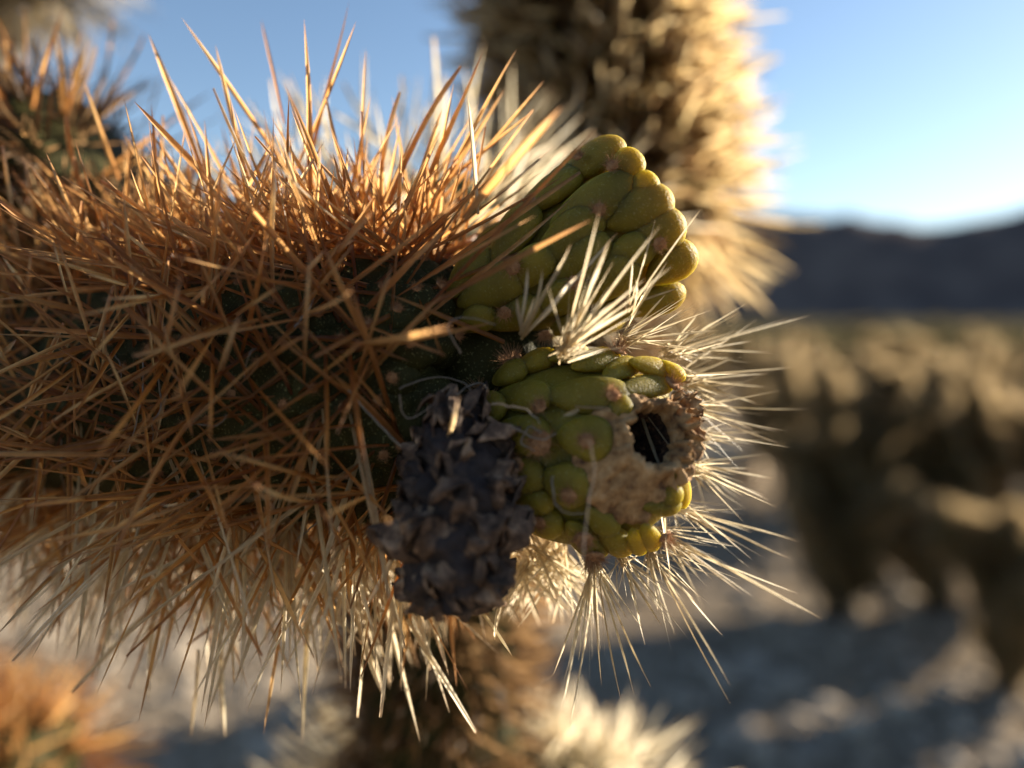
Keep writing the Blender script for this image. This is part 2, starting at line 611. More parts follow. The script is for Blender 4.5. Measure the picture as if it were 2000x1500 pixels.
TUB_STEM = [tubercle_mesh('tubercle', M_STEM, 14, 9, 0.15, k) for k in range(3)]
TUB_FRUIT = [tubercle_mesh('tubercle', M_GREEN, 22, 16, 0.25, 10 + k) for k in range(3)]
wool_cache = []


def wool_mesh(seed):
    """a woolly pad with a stub of short bristles"""
    rg = np.random.default_rng(seed)
    V, F = [], []
    nu, nv = 12, 8
    for j in range(nv):
        la = math.pi * j / (nv - 1)
        for i in range(nu):
            lo = 2 * math.pi * i / nu
            p = np.array((math.sin(la) * math.cos(lo), math.sin(la) * math.sin(lo), math.cos(la) * 0.35))
            p *= 1 + 0.28 * noise.noise(Vector(p * 2.5 + seed))
            V.append(p)
    F += [tuple(f) for f in grid_faces(nu, nv)]
    for k in range(150):
        d = nrm(rg.normal(size=3)); d[2] = abs(d[2])
        b = d * (0.8, 0.8, 0.5); tp = d * rg.uniform(1.1, 2.2) * (0.9, 0.9, 1.0) + rg.normal(0, 0.1, 3)
        sx = nrm(np.cross(d, rg.normal(size=3))) * 0.03
        sy = nrm(np.cross(d, sx)) * 0.03
        o = len(V)
        V += [b + sx, b - sx * 0.5 + sy, b - sx * 0.5 - sy, tp + sx * .2, tp - sx * .1 + sy * .2, tp - sx * .1 - sy * .2]
        F += [(o, o + 1, o + 4, o + 3), (o + 1, o + 2, o + 5, o + 4), (o + 2, o, o + 3, o + 5)]
    return mk_mesh('areole', np.array(V), np.array(F), M_WOOL)


WOOL = [wool_mesh(s) for s in (1, 2, 3)]


def areole_pad(p, n, size, parent):
    k = int(rng.integers(0, 3))
    return link('areole', WOOL[k], parent, frame_matrix(p, n, rng.normal(size=3), size * 0.72, size * 0.72, size * 0.72))


ntub = 0
for p, nn, tt in ar:
    x, y, d = proj(p)
    facing = nn @ nrm(CO - p)
    if facing < -0.35 or x < -60:
        continue
    link('tubercle', TUB_STEM[ntub % 3], jo, frame_matrix(p - nn * 0.0018, nn, tt, 0.0062, 0.0042, 0.0042))
    if facing > -0.1:
        areole_pad(p + nn * 0.0014 + tt * 0.003, nrm(nn + tt * 0.5), 0.0010, jo)
    ntub += 1

# spines listed from what the photograph shows: tip x, y, base x, y, depth of tip and base, width mm
BIG = [
 (595, 38, 606, 430, .116, .118, .85), (355, 34, 560, 330, .112, .118, .62), (290, 66, 402, 345, .103, .112, .95), (262, 198, 500, 450, .100, .110, .95),
 (682, 2, 598, 340, .117, .119, .6), (696, 42, 580, 330, .113, .119, .65), (510, 38, 556, 240, .135, .128, .5), (421, 88, 486, 360, .115, .118, .6),
 (1008, 98, 824, 440, .116, .117, .8), (1062, 158, 868, 385, .117, .118, .8), (944, 98, 812, 400, .114, .117, .75), (1096, 210, 905, 430, .082, .098, .95),
 (1042, 216, 850, 375, .114, .117, .7), (914, 188, 934, 418, .105, .104, .55), (164, 158, 232, 352, .108, .118, .8), (130, 226, 196, 430, .104, .114, .75),
 (538, 325, 534, 588, .094, .101, .75), (428, 338, 735, 690, .096, .099, .85), (372, 305, 560, 610, .098, .102, .7), (140, 452, 532, 662, .094, .098, .85),
 (0, 392, 305, 560, .094, .100, .8), (632, 480, 742, 712, .093, .100, .75), (766, 512, 682, 780, .092, .099, .8), (1166, 250, 842, 592, .094, .099, .62),
 (1154, 430, 830, 600, .090, .098, .62), (962, 630, 650, 690, .095, .100, .7), (752, 572, 985, 668, .097, .104, .6), (640, 720, 792, 872, .092, .097, .75),
 (515, 1432, 562, 1140, .105, .112, .55), (820, 1450, 735, 1120, .110, .114, .75), (930, 1430, 795, 1210, .112, .115, .75), (752, 1366, 690, 1190, .108, .113, .7),
 (1000, 1282, 928, 1180, .106, .112, .7), (590, 1455, 604, 1190, .115, .117, .75), (440, 1440, 432, 1250, .118, .118, .8), (372, 1440, 386, 1270, .120, .119, .8),
 (290, 1372, 302, 1150, .102, .112, .7), (140, 1352, 332, 1150, .103, .111, .7), (968, 1250, 985, 1165, .108, .11, .6), (700, 1400, 720, 1180, .118, .117, .6),
 (865, 210, 800, 420, .117, .119, .7), (985, 175, 846, 400, .12, .12, .7), (900, 130, 760, 400, .121, .121, .7), (780, 180, 735, 430, .115, .118, .7),
 (830, 330, 790, 470, .109, .112, .9), (715, 95, 700, 400, .122, .12, .6), (560, 180, 640, 420, .112, .117, .7), (650, 300, 700, 470, .108, .113, .8),
 (330, 150, 470, 400, .12, .12, .7), (240, 260, 380, 470, .102, .11, .75), (60, 300, 230, 470, .108, .113, .75), (20, 330, 170, 520, .104, .11, .7),
 (300, 400, 480, 520, .096, .103, .8), (0, 570, 210, 620, .093, .099, .8), (30, 640, 330, 660, .094, .098, .8), (0, 800, 260, 750, .092, .098, .8),
 (0, 900, 330, 850, .093, .099, .85), (60, 985, 480, 930, .094, .099, .75), (100, 1080, 400, 890, .094, .100, .8), (250, 1075, 520, 880, .095, .1, .75),
 (20, 720, 240, 660, .095, .099, .8), (200, 560, 430, 720, .093, .098, .75), (330, 500, 300, 720, .094, .099, .7), (430, 480, 400, 700, .093, .099, .65),
 (480, 900, 760, 870, .093, .099, .7), (400, 860, 700, 830, .095, .099, .75), (600, 900, 700, 1030, .095, .1, .75), (560, 1000, 620, 820, .095, .099, .7),
 (420, 1010, 580, 890, .094, .099, .7), (520, 1060, 480, 860, .096, .1, .65), (680, 1090, 580, 900, .096, .101, .75), (700, 930, 520, 1090, .096, .1, .65),
 (760, 1010, 640, 880, .094, .099, .7), (460, 760, 640, 560, .093, .098, .75), (690, 480, 560, 640, .094, .099, .7), (870, 570, 690, 760, .094, .099, .75),
 (800, 700, 560, 660, .093, .098, .75), (620, 770, 470, 640, .092, .098, .75), (880, 440, 720, 600, .099, .104, .8), (560, 460, 690, 520, .101, .104, .8),
]
nsp = 0
for tx, ty, bx, by, td, bd, wd in BIG:
    sd = skin_depth(bx, by, bd) - 0.001 if bx < 830 else bd
    td, bd = sd + (td - bd), sd
    spine_object(P(bx, by, bd), P(tx, ty, td), wd * 1.35e-3, jo, rng, M_STRAW if (ty > 1200 and ty != 1432) or tx == 914 else M_SPINE)  # low spines take straw colour, painting in their backlit paleness
    nsp += 1


def th_main(nn, p):
    f = nn @ nrm(CO - p)
    return f


cand_b, cand_t, cand_w = [], [], []
for p, nn, tt in ar:
    f = nn @ nrm(CO - p)
    x, y, d = proj(p)
    side = nrm(np.cross(nn, tt))
    n = rng.integers(9, 13) if f < 0.3 else rng.integers(4, 7)
    if x > 860 and f > -0.1:
        n = 3
    for k in range(n):
        if f > 0.35:
            thv, L = R(rng.uniform(48, 82)), rng.uniform(0.018, 0.032)
        else:
            thv, L = R(rng.uniform(12, 72)), rng.uniform(0.014, 0.029)
            if nn @ CU < -0.45:
                thv, L = R(rng.uniform(8, 60)), rng.uniform(0.018, 0.033)
        az = rng.uniform(0, 2 * math.pi)
        dr = nn * math.cos(thv) + (tt * math.cos(az) + side * math.sin(az)) * math.sin(thv)
        b0 = p + rng.normal(0, 0.0007, 3)
        cand_b.append(b0 + nn * 0.001); cand_t.append(b0 + dr * L); cand_w.append(rng.uniform(0.5, 0.9) * 1e-3)
cand_b = np.array(cand_b); cand_t = np.array(cand_t); cand_w = np.array(cand_w)
# a spine never lies across the face of the green fruits
px = np.array([proj(q) for q in cand_t]); pb = np.array([proj(q) for q in cand_b])
keep = ~((px[:, 0] > 905) & (px[:, 1] > 430) & (px[:, 1] < 1130) & (px[:, 2] < 0.119))
keep &= ~((px[:, 0] > 800) & (px[:, 1] > 780) & (px[:, 2] < 0.108))
cand_b, cand_t, cand_w, px, pb = cand_b[keep], cand_t[keep], cand_w[keep], px[keep], pb[keep]
size = np.hypot(px[:, 0] - pb[:, 0], px[:, 1] - pb[:, 1]) * cand_w / px[:, 2]
inside = (px[:, 0] > 0) & (px[:, 0] < 1100) & (px[:, 1] > 0) & (px[:, 1] < 1480) & (pb[:, 2] < 0.135)
order = np.argsort(-(size * inside))
NIND = 120
ind = order[:NIND]
rest = np.setdiff1d(np.arange(len(cand_b)), ind)
pale = (px[:, 1] > 1120) & (rng.random(len(px)) < 0.6)  # most low spines coloured paler to imitate backlight
for i in ind:
    spine_object(cand_b[i], cand_t[i], cand_w[i], jo, rng, M_STRAW if pale[i] else M_SPINE)
for sel, mt_ in ((rest[~pale[rest]], M_SPINE), (rest[pale[rest]], M_STRAW)):
    link('spine_mass', spines_mesh('spine_mass', cand_b[sel], cand_t[sel], cand_w[sel], rng, mt_), jo, kind='stuff')


# pale curled fibres caught among the spines
def tube_mesh(name, pts, rad, mat, sides=5):
    pts = np.asarray(pts); n = len(pts)
    t_ = nrm(np.gradient(pts, axis=0))
    u = nrm(np.cross(t_, (0.31, 0.77, 0.55))); v = np.cross(t_, u)
    ra = np.broadcast_to(np.asarray(rad, float), (n,))
    V = np.concatenate([[pts[j] + (u[j] * math.cos(a) + v[j] * math.sin(a)) * ra[j] for a in np.arange(sides) / sides * 2 * math.pi] for j in range(n)])
    return mk_mesh(name, V, grid_faces(sides, n), mat, True, {'along': np.repeat(np.linspace(0, 1, n), sides), 'rnd': np.full(n * sides, rng.random())})


FIB = [
 ([(278, 700), (276, 780), (262, 850), (240, 895), (200, 890)], .094), ([(305, 730), (315, 790), (300, 830), (298, 870)], .094),
 ([(330, 850), (370, 832), (420, 828), (438, 805)], .093), ([(215, 688), (238, 705), (242, 745)], .094), ([(110, 700), (130, 706), (150, 704)], .094),
 ([(120, 860), (125, 930), (140, 1000)], .094), ([(190, 905), (170, 950), (150, 985)], .094), ([(500, 680), (480, 700), (470, 740)], .094),
 ([(575, 640), (600, 610), (625, 560), (650, 560)], .096), ([(780, 760), (850, 735), (900, 750), (930, 790)], .099), ([(780, 870), (700, 780), (650, 745)], .093),
 ([(1060, 845), (1030, 835), (1020, 865), (1045, 880)], .095), ([(960, 790), (1020, 800), (1050, 830)], .096), ([(1000, 830), (1040, 850), (1075, 845)], .095),
 ([(1080, 930), (1085, 980), (1110, 1010), (1150, 1015)], .093), ([(1150, 860), (1160, 920), (1150, 1000), (1140, 1100)], .088),
 ([(900, 690), (870, 640), (905, 620), (960, 632)], .095), ([(780, 770), (800, 820), (850, 790)], .095),
 ([(890, 770), (930, 745), (960, 760)], .097), ([(620, 1020), (570, 1060), (520, 1130)], .098), ([(360, 980), (400, 960), (420, 990)], .096),
]
for pts, d in FIB:
    q = [P(x, y, (d if x > 800 else skin_depth(x, y, d) - 0.004) + rng.normal(0, 0.0008)) for x, y in pts]
    c = catmull(q, 16)
    c = c + np.cumsum(rng.normal(0, 0.00009, (16, 3)), 0)
    link('fibre', tube_mesh('fibre', c, np.linspace(0.00015, 0.00006, 16), M_FIBRE), jo)


# fruits -------------------------------------------------------------
class Fruit:
    def __init__(self, base, rim, r0, r1, bulge=0.1):
        self.B = np.asarray(base); self.T = np.asarray(rim)
        self.A = nrm(self.T - self.B); self.L = float(np.linalg.norm(self.T - self.B))
        self.U = nrm(np.cross(self.A, (0.05, 0.1, 1.0))); self.V = np.cross(self.A, self.U)
        self.r0, self.r1, self.bulge = r0, r1, bulge

    def R(self, t):
        return self.r0 + (self.r1 - self.r0) * t + self.bulge * self.r1 * math.sin(math.pi * min(max(t, 0), 1))

    def at(self, t, ph):
        rad = self.U * math.cos(ph) + self.V * math.sin(ph)
        p = self.B + self.A * (self.L * t) + rad * self.R(t)
        dr = (self.R(t + 0.02) - self.R(t - 0.02)) / (0.04 * self.L)
        n = nrm(rad - self.A * dr)
        m = nrm(self.A + rad * dr)
        return p, n, m

    def pick(self, x, y):
        if not hasattr(self, 'tab'):
            self.tab = []
            for t in np.linspace(0.0, 1.06, 54):
                for ph in np.linspace(0, 2 * math.pi, 120, endpoint=False):
                    p, n, m = self.at(t, ph)
                    if n @ (CO - p) < -0.0005:
                        continue
                    X, Y, d = proj(p)
                    self.tab.append((X, Y, t, ph))
            self.tab = np.array(self.tab)
        q = self.tab[np.argmin((self.tab[:, 0] - x) ** 2 + (self.tab[:, 1] - y) ** 2)]
        return float(q[2]), float(q[3])

    def surf(self, x, y):
        p, n, _ = self.at(*self.pick(x, y))
        return p, n

    def core(self, name, mat, nu=36, nv=20, cup=0.25, shrink=0.0012):
        V = []
        for j in range(nv):
            t = j / (nv - 1)
            for i in range(nu):
                p, n, m = self.at(t, 2 * math.pi * i / nu)
                V.append(p - n * shrink)
        for k, f in enumerate((0.8, 0.5, 0.2, 0.02)):
            for i in range(nu):
                a = 2 * math.pi * i / nu
                V.append(self.T + (self.U * math.cos(a) + self.V * math.sin(a)) * self.r1 * f - self.A * (cup * self.r1 * (1 - f) ** 0.8))
        return mk_mesh(name, np.array(V), grid_faces(nu, nv + 4), mat)


def lobe(fr, x0, y0, x1, y1, wpx, ob, lift=0.0, h=1.0, sink=0.42):
    """one tubercle whose near end shows at x0, y0 and whose tip shows at x1, y1"""
    a, na = fr.surf(x0, y0); b_, nb = fr.surf(x1, y1)
    n = nrm(na + nb)
    a, b_ = P(x0, y0, proj(a)[2]), P(x1, y1, proj(b_)[2])
    L = float(np.linalg.norm(b_ - a)) / 2
    wm = 1.5 * wpx / FPX * proj((a + b_) / 2)[2] / 2
    hh = wm * 0.62 * h
    c = (a + b_) / 2 + n * (lift - hh * sink)
    return link('tubercle', TUB_FRUIT[int(rng.integers(0, 3))], ob, frame_matrix(c, n, b_ - a, max(L * 1.2, wm * 0.85), wm, hh)), b_, nb


upper = Fruit(P(880, 625, 0.1155), P(1240, 440, 0.1165), 0.0066, 0.0142, 0.06)
up = link('green_fruit', upper.core('green_fruit', M_GREEN, cup=0.35, shrink=0.0022), main)
up['label'] = 'upper green fruit with long bare lobes'
UL = [
 (1095, 332, 1205, 275, 62), (1195, 335, 1246, 303, 52), (1085, 430, 1232, 350, 66), (1232, 378, 1280, 350, 46), (1190, 430, 1305, 385, 68),
 (1050, 505, 1166, 412, 62), (1010, 405, 1120, 332, 56), (960, 500, 1034, 402, 60), (1235, 475, 1332, 436, 66), (1275, 555, 1352, 492, 62),
 (1225, 620, 1332, 580, 58), (1090, 540, 1182, 470, 60), (900, 590, 1015, 530, 60), (1050, 610, 1140, 560, 56), (1150, 590, 1242, 505, 66),
 (1150, 640, 1240, 598, 50), (875, 570, 945, 485, 52), (980, 560, 1075, 490, 52), (960, 640, 1050, 600, 50), (900, 640, 960, 610, 44), (1080, 655, 1150, 625, 44),
 (1060, 380, 1110, 325, 44), (1185, 520, 1275, 470, 54),
]
for L_ in UL:
    lobe(upper, *L_[:4], L_[4] * 1.14, up, lift=0.0005, h=1.12, sink=0.5)
for i in range(7):                                     # the far side
    ph = None
    for t0, t1 in ((0.15, 0.5), (0.45, 0.8), (0.72, 1.04)):
        a, na, ma = upper.at((t0 + t1) / 2, 0.3 + i * 0.9 + t0 * 2)
        if na @ (CO - a) / np.linalg.norm(CO - a) < -0.12:
            link('tubercle', TUB_FRUIT[i % 3], up, frame_matrix(a - na * 0.0006, na, ma, 0.0062, 0.0040, 0.0034))

class Ball:
    """the barrel body of the lower fruit: an ellipsoid in its own axes"""
    def __init__(self, c, E, ax):
        self.c = np.asarray(c); self.E = np.asarray(E); self.ax = np.asarray(ax)     # E: rows are unit axes

    def q(self, p):
        return (self.E @ (np.asarray(p) - self.c)) / self.ax

    def from_dir(self, d):
        """surface point and normal in the direction d from the centre"""
        e = self.E @ np.asarray(d)
        p = e / np.linalg.norm(e / self.ax)
        return self.c + self.E.T @ p, nrm(self.E.T @ (p / self.ax ** 2))

    def surf(self, x, y):
        for k in range(60):
            r = nrm(P(x, y, 1.0) - CO)
            o = (self.E @ (CO - self.c)) / self.ax; d = (self.E @ r) / self.ax
            A_, B_, C_ = d @ d, 2 * o @ d, o @ o - 1
            disc = B_ * B_ - 4 * A_ * C_
            if disc > 0:
                return self.from_dir(CO + r * ((-B_ - math.sqrt(disc)) / (2 * A_)) - self.c)
            cx, cy, _ = proj(self.c)
            x, y = x + (cx - x) * 0.02, y + (cy - y) * 0.02
        return self.from_dir(-CF)

    def core(self, name, mat, hole, hr, nu=80, nv=60, shrink=0.0014):
        V = []
        for j in range(nv):
            la = math.pi * (j + 0.02) / (nv - 0.96)
            for i in range(nu):
                lo_ = 2 * math.pi * i / nu
                d = self.E.T @ np.array((math.cos(la), math.sin(la) * math.cos(lo_), math.sin(la) * math.sin(lo_)))
                p, n = self.from_dir(d)
                dist = np.linalg.norm(p - hole)
                V.append(p - n * shrink)
        V = np.array(V); F = grid_faces(nu, nv)
        near = np.linalg.norm(V - hole, axis=1) < hr * 1.5
        return mk_mesh(name, V, F[~near[F].any(1)], mat)          # open where the rot has eaten in


ax_l = nrm(CR * 0.90 - CF * 0.42 - CU * 0.05)
e2 = nrm(CU - ax_l * (CU @ ax_l)); e3 = np.cross(ax_l, e2)
lower = Ball(P(1126, 884, 0.1098), np.array((ax_l, e2, e3)), (0.0178, 0.0149, 0.0130))
HR = 0.0036
HP, HN = lower.surf(1284, 850)
lo = link('green_fruit', lower.core('green_fruit', M_GREEN, HP, HR), main)
lo['label'] = 'lower green fruit with scarred hollow end and straw spines'
LLB = [
 (1125, 715, 1200, 686, 52), (1232, 722, 1310, 704, 44), (1216, 764, 1308, 742, 40), (1075, 766, 1222, 768, 66), (975, 768, 1066, 772, 54),
 (1095, 850, 1190, 858, 70), (1060, 935, 1146, 955, 70), (1180, 1030, 1222, 1085, 46), (1232, 1030, 1256, 1088, 30), (1255, 1020, 1284, 1080, 34),
 (1115, 1030, 1172, 1085, 54), (960, 845, 1060, 850, 62), (1000, 712, 1080, 694, 54), (1075, 700, 1140, 676, 46), (960, 730, 1020, 722, 50),
 (1020, 1000, 1090, 1040, 56), (950, 930, 1050, 935, 64), (1185, 735, 1240, 700, 40), (1000, 980, 1070, 985, 50), (900, 790, 980, 800, 56), (1150, 1000, 1200, 1040, 44),
 (1196, 800, 1222, 782, 40), (1290, 985, 1330, 960, 40), (1322, 905, 1338, 985, 36), (1262, 990, 1325, 990, 36), (1300, 700, 1330, 742, 30),
]
for L_ in LLB:
    lobe(lower, *L_[:4], L_[4] * 1.08, lo, lift=0.0003, h=1.08, sink=0.34)
for i in range(26):                                    # the far side
    d_ = nrm(rng.normal(size=3)); d_ = d_ if d_ @ CF > 0 else -d_
    a, na = lower.from_dir(d_)
    if d_ @ CF < 0.25 or np.linalg.norm(a - HP) < 0.013:
        continue
    link('tubercle', TUB_FRUIT[i % 3], lo, frame_matrix(a - na * 0.0012, na, ax_l, 0.0052, 0.0042, 0.0034))

# the scarred mouth of the lower fruit: crust around a rotten hole
A = HN
hv = nrm(CR - A * (CR @ A)); vv = np.cross(A, hv)
if vv @ CU < 0:
    vv = -vv
nu, V = 120, []
inner = [(0.02, -0.0100), (0.35, -0.0098), (0.70, -0.0080), (0.88, -0.0050), (0.97, -0.0020)]
outer = [(0.0, -0.0001), (0.03, 0.0006), (0.08, 0.0009), (0.15, 0.0004), (0.25, 0.0), (0.36, -0.0001), (0.48, 0.0), (0.6, 0.0), (0.72, 0.0001), (0.84, 0.0), (0.93, -0.0006), (1.0, -0.0030)]
LIM = ([-180, -135, -90, -45, 0, 45, 90, 135, 180], [0.0128, 0.0170, 0.0170, 0.0110, 0.0075, 0.0066, 0.0056, 0.0066, 0.0128])
for kf in range(len(inner) + len(outer)):
    for i in range(nu):
        a = 2 * math.pi * i / nu
        ad = math.degrees(math.atan2(math.sin(a), math.cos(a)))
        ca, sa = math.cos(a), math.sin(a)
        wob = 1 + 0.30 * noise.noise(Vector((ca * 1.9, sa * 1.9, 1.0))) + 0.20 * noise.noise(Vector((ca * 6, sa * 6, 3.0)))
        isin = kf < len(inner)
        if isin:
            f, z = inner[kf]
            r_ = HR * f * (wob if f > 0.6 else 1)
        else:
            f, z = outer[kf - len(inner)]
            lim = float(np.interp(ad, *LIM)) * (1 + 0.10 * noise.noise(Vector((ca * 3, sa * 3, 7.0))))
            r_ = HR * wob + (lim - HR * wob) * f
        t3 = hv * (ca * r_) + vv * (sa * r_ * 1.12)
        d_ = HP + t3 - lower.c
        if isin:
            p, n = HP + t3 * 0.98, HN
            p, n = lower.from_dir(p - lower.c)[0], HN
        else:
            p, n = lower.from_dir(d_)
        zz = z
        amp = 0.0007 if not isin else 0.0004
        zz += amp * noise.fractal(Vector(p * 520), 0.75, 2.1, 6) * (1 if f < 0.95 or isin else 0.3)
        if not isin and f > 0:        # the torn lip
            side_ = max(0.0, math.cos(a - 0.15)) ** 1.2
            zz += side_ * 0.0024 * (0.45 + 1.5 * noise.noise(Vector((ca * 8, sa * 8, f * 2)))) * min(1, f * 9) * max(0, 1 - max(0, f - 0.45) * 2.2)
        V.append(p + n * zz)
V = np.array(V)
cav = link('cavity', mk_mesh('cavity', V[:5 * nu], grid_faces(nu, 5), M_ROT), lo)
cr = link('scar', mk_mesh('scar', V[4 * nu:], grid_faces(nu, len(outer) + 1), M_SCAR), lo)
# torn flakes of husk round the far lip
for x, y, sz, tilt in ((1336, 800, .0030, .35), (1342, 835, .0026, .1), (1338, 868, .0030, -.25), (1318, 786, .0024, .6), (1345, 818, .0020, .2), (1330, 892, .0022, -.5)):
    nu2, nv2 = 12, 9
    V = []
    for thick in (0, 1):
        for j in range(nv2):
            for i in range(nu2):
                a, b2 = i / (nu2 - 1) * 2 - 1, j / (nv2 - 1)
                wd = (1 - 0.45 * b2) * (1 + 0.5 * noise.noise(Vector((a * 2 + x, b2 * 4, y))))
                V.append((a * wd * 0.9, b2 * (1 + 0.5 * noise.noise(Vector((a * 3.1, x * 0.1, 2.0)))) - 0.25, 0.45 * a * a - 0.4 * b2 * b2 + 0.2 * noise.fractal(Vector((a * 2, b2 * 3, y * 0.3)), 0.9, 2, 3) + (0.14 if thick else 0)))
    V = np.array(V)
    f1 = grid_faces(nu2, nv2, False)
    f2 = f1[:, ::-1] + nu2 * nv2
    edge = []
    n0 = nu2 * nv2
    for i in range(nu2 - 1):
        edge += [(i + 1, i, i + n0, i + 1 + n0), ((nv2 - 1) * nu2 + i, (nv2 - 1) * nu2 + i + 1, (nv2 - 1) * nu2 + i + 1 + n0, (nv2 - 1) * nu2 + i + n0)]
    for j in range(nv2 - 1):
        edge += [(j * nu2, (j + 1) * nu2, (j + 1) * nu2 + n0, j * nu2 + n0), ((j + 1) * nu2 + nu2 - 1, j * nu2 + nu2 - 1, j * nu2 + nu2 - 1 + n0, (j + 1) * nu2 + nu2 - 1 + n0)]
    me = mk_mesh('husk_flake', V, np.concatenate([f1[:, ::-1], f2[:, ::-1], np.array(edge)]), M_SCAR)
    p0, n0_ = lower.surf(x, y)
    out_d = nrm(n0_ + CU * tilt + CR * 0.5)          # the flake stands up from the skin
    zd = nrm(-CF + CR * rng.normal(0, 0.3))
    zd = nrm(zd - out_d * (zd @ out_d))
    link('husk_flake', me, cr, frame_matrix(p0, zd, np.cross(out_d, zd), sz, sz, sz))

# woolly areoles on the fruits
for x, y, sz in ((1005, 715, .0021), (905, 745, .0017), (966, 790, .0016), (1062, 866, .0023), (1106, 700, .0017), (1060, 800, .0013), (1195, 780, .0013), (1147, 862, .0014),
                 (1115, 960, .0014), (1160, 1072, .0020), (1140, 1040, .0019), (1290, 1040, .0018), (1212, 672, .0019), (1318, 752, .0019), (930, 820, .0014), (1020, 905, .0013), (1060, 1010, .0013)):
    p, n = lower.surf(x, y)
    areole_pad(p + n * 0.0012, n, sz, lo)
for x, y, sz in ((1010, 525, .0016), (985, 605, .0013), (1060, 635, .0015), (1120, 545, .0014), (1045, 410, .0013), (1205, 340, .0013), (1175, 415, .0013), (1215, 575, .0013), (1140, 325, .0011), (1285, 470, .0012)):
    t_, ph = upper.pick(x, y)
    p, n, _ = upper.at(t_, ph)
    areole_pad(p + n * 0.0018, n, sz, up)

# straw spines of the lower fruit: base x, y, depth, then tips
FAN = [
 ((1215, 668, .107), [(1326, 632, .110), (1405, 645, .112), (1300, 575, .108), (1262, 560, .104), (1350, 665, .112), (1290, 612, .109), (1385, 690, .112)]),
 ((1300, 690, .1125), [(1582, 616, .118), (1540, 622, .119), (1440, 612, .116), (1508, 690, .117), (1362, 610, .114), (1410, 650, .117), (1400, 625, .113), (1470, 665, .116), (1385, 640, .115)]),
 ((1322, 742, .1135), [(1552, 716, .118), (1500, 730, .117), (1505, 758, .119), (1460, 745, .118), (1430, 700, .117), (1480, 790, .118), (1420, 770, .116), (1450, 812, .118), (1400, 735, .115), (1395, 715, .116)]),
 ((1338, 795, .1135), [(1582, 799, .119), (1520, 842, .119), (1525, 868, .118), (1470, 838, .117), (1450, 805, .119), (1430, 780, .116)]),
 ((1345, 850, .114), [(1500, 845, .119), (1460, 858, .118), (1420, 865, .117)]),
 ((1340, 905, .1135), [(1510, 935, .118), (1400, 895, .116), (1495, 970, .119), (1470, 915, .117), (1410, 960, .115), (1420, 972, .116), (1390, 965, .115)]),
 ((1310, 985, .112), [(1560, 1057, .117), (1545, 1090, .116), (1435, 1058, .114), (1400, 1010, .115), (1470, 1040, .117), (1420, 1035, .113)]),
 ((1286, 1040, .1105), [(1608, 1210, .115), (1562, 1160, .114), (1450, 1160, .113), (1390, 1132, .112), (1420, 1110, .115), (1350, 1105, .112), (1575, 1195, .112), (1340, 1120, .111), (1368, 1128, .114), (1470, 1165, .115)]),
 ((1268, 1075, .109), [(1412, 1242, .112), (1428, 1378, .113), (1426, 1340, .115), (1285, 1196, .110), (1330, 1180, .111), (1360, 1180, .113)]),
 ((1215, 1085, .106), [(1292, 1222, .109), (1255, 1232, .108), (1245, 1172, .109), (1300, 1150, .110)]),
 ((1160, 1090, .103), [(1110, 1432, .103), (1212, 1366, .106), (1238, 1358, .108), (1272, 1344, .108), (1175, 1340, .107), (1092, 1400, .100), (1130, 1290, .104), (1258, 1232, .107), (1205, 1200, .105), (1190, 1190, .106), (1165, 1225, .105), (1100, 1330, .102), (1140, 1260, .101), (1080, 1320, .104), (1225, 1210, .107)]),
 ((1100, 690, .0985), [(1312, 520, .093), (1170, 415, .089), (1290, 440, .091), (1262, 545, .092), (1240, 600, .094), (1190, 470, .091), (1180, 510, .09), (1205, 600, .095)]),
 ((1018, 655, .0990), [(1032, 522, .094), (1060, 525, .093), (1114, 476, .092), (1045, 580, .094), (1008, 580, .095), (1205, 455, .096), (1130, 540, .093)]),
 ((1225, 610, .1005), [(1370, 408, .101), (1303, 510, .099), (1280, 430, .1), (1242, 545, .098), (1235, 500, .099), (1330, 560, .104)]),
 ((1240, 770, .104), [(1330, 900, .099), (1308, 960, .098)]),
 ((1290, 945, .104), [(1300, 1080, .1), (1310, 1120, .103)]),
 ((1130, 790, .0965), [(1100, 812, .095), (1290, 788, .1)]),
]
for (bx, by, bd), tips in FAN:
    blur = bd < 0.1005
    for tx, ty, td in tips:
        j = rng.normal(0, 5, 2)
        spine_object(P(bx + j[0], by + j[1], bd), P(tx, ty, td), rng.uniform(0.30, 0.48) * 1e-3 * (1.5 if blur else 1), lo, rng, M_STRAW, thin=True)
        nsp += 1
# short bristles bursting from the same areoles
BB, TT = [], []
for (bx, by, bd), tips in FAN[:12]:
    c = P(bx, by, bd)
    mean = nrm(np.mean([P(*t_) for t_ in tips], 0) - c)
    for k in range(9):
        d_ = nrm(mean + rng.normal(0, 0.26, 3))
        BB.append(c + rng.normal(0, 0.0006, 3)); TT.append(c + d_ * rng.uniform(0.007, 0.017))
    for k in range(46):
        d_ = nrm(mean + rng.normal(0, 0.42, 3))
        BB.append(c + rng.normal(0, 0.0006, 3)); TT.append(c + d_ * (0.0025 + rng.exponential(0.0028)))
link('bristles', spines_mesh('bristles', BB, TT, rng.uniform(0.14, 0.28, len(BB)) * 1e-3, rng, M_STRAW, low=True), lo, kind='stuff')
# behind the dried fruit: dense sunlit tuft under the joint
TB, TTp = [], []
for k in range(90):
    a = P(rng.uniform(985, 1110), rng.uniform(1020, 1090), rng.uniform(.112, .124))
    b_ = P(rng.uniform(960, 1190), rng.uniform(1130, 1230), rng.uniform(.110, .128))
    TB.append(a); TTp.append(b_)
link('bristles', spines_mesh('bristles', TB, TTp, rng.uniform(0.35, 0.65, len(TB)) * 1e-3, rng, M_STRAW), lo, kind='stuff')

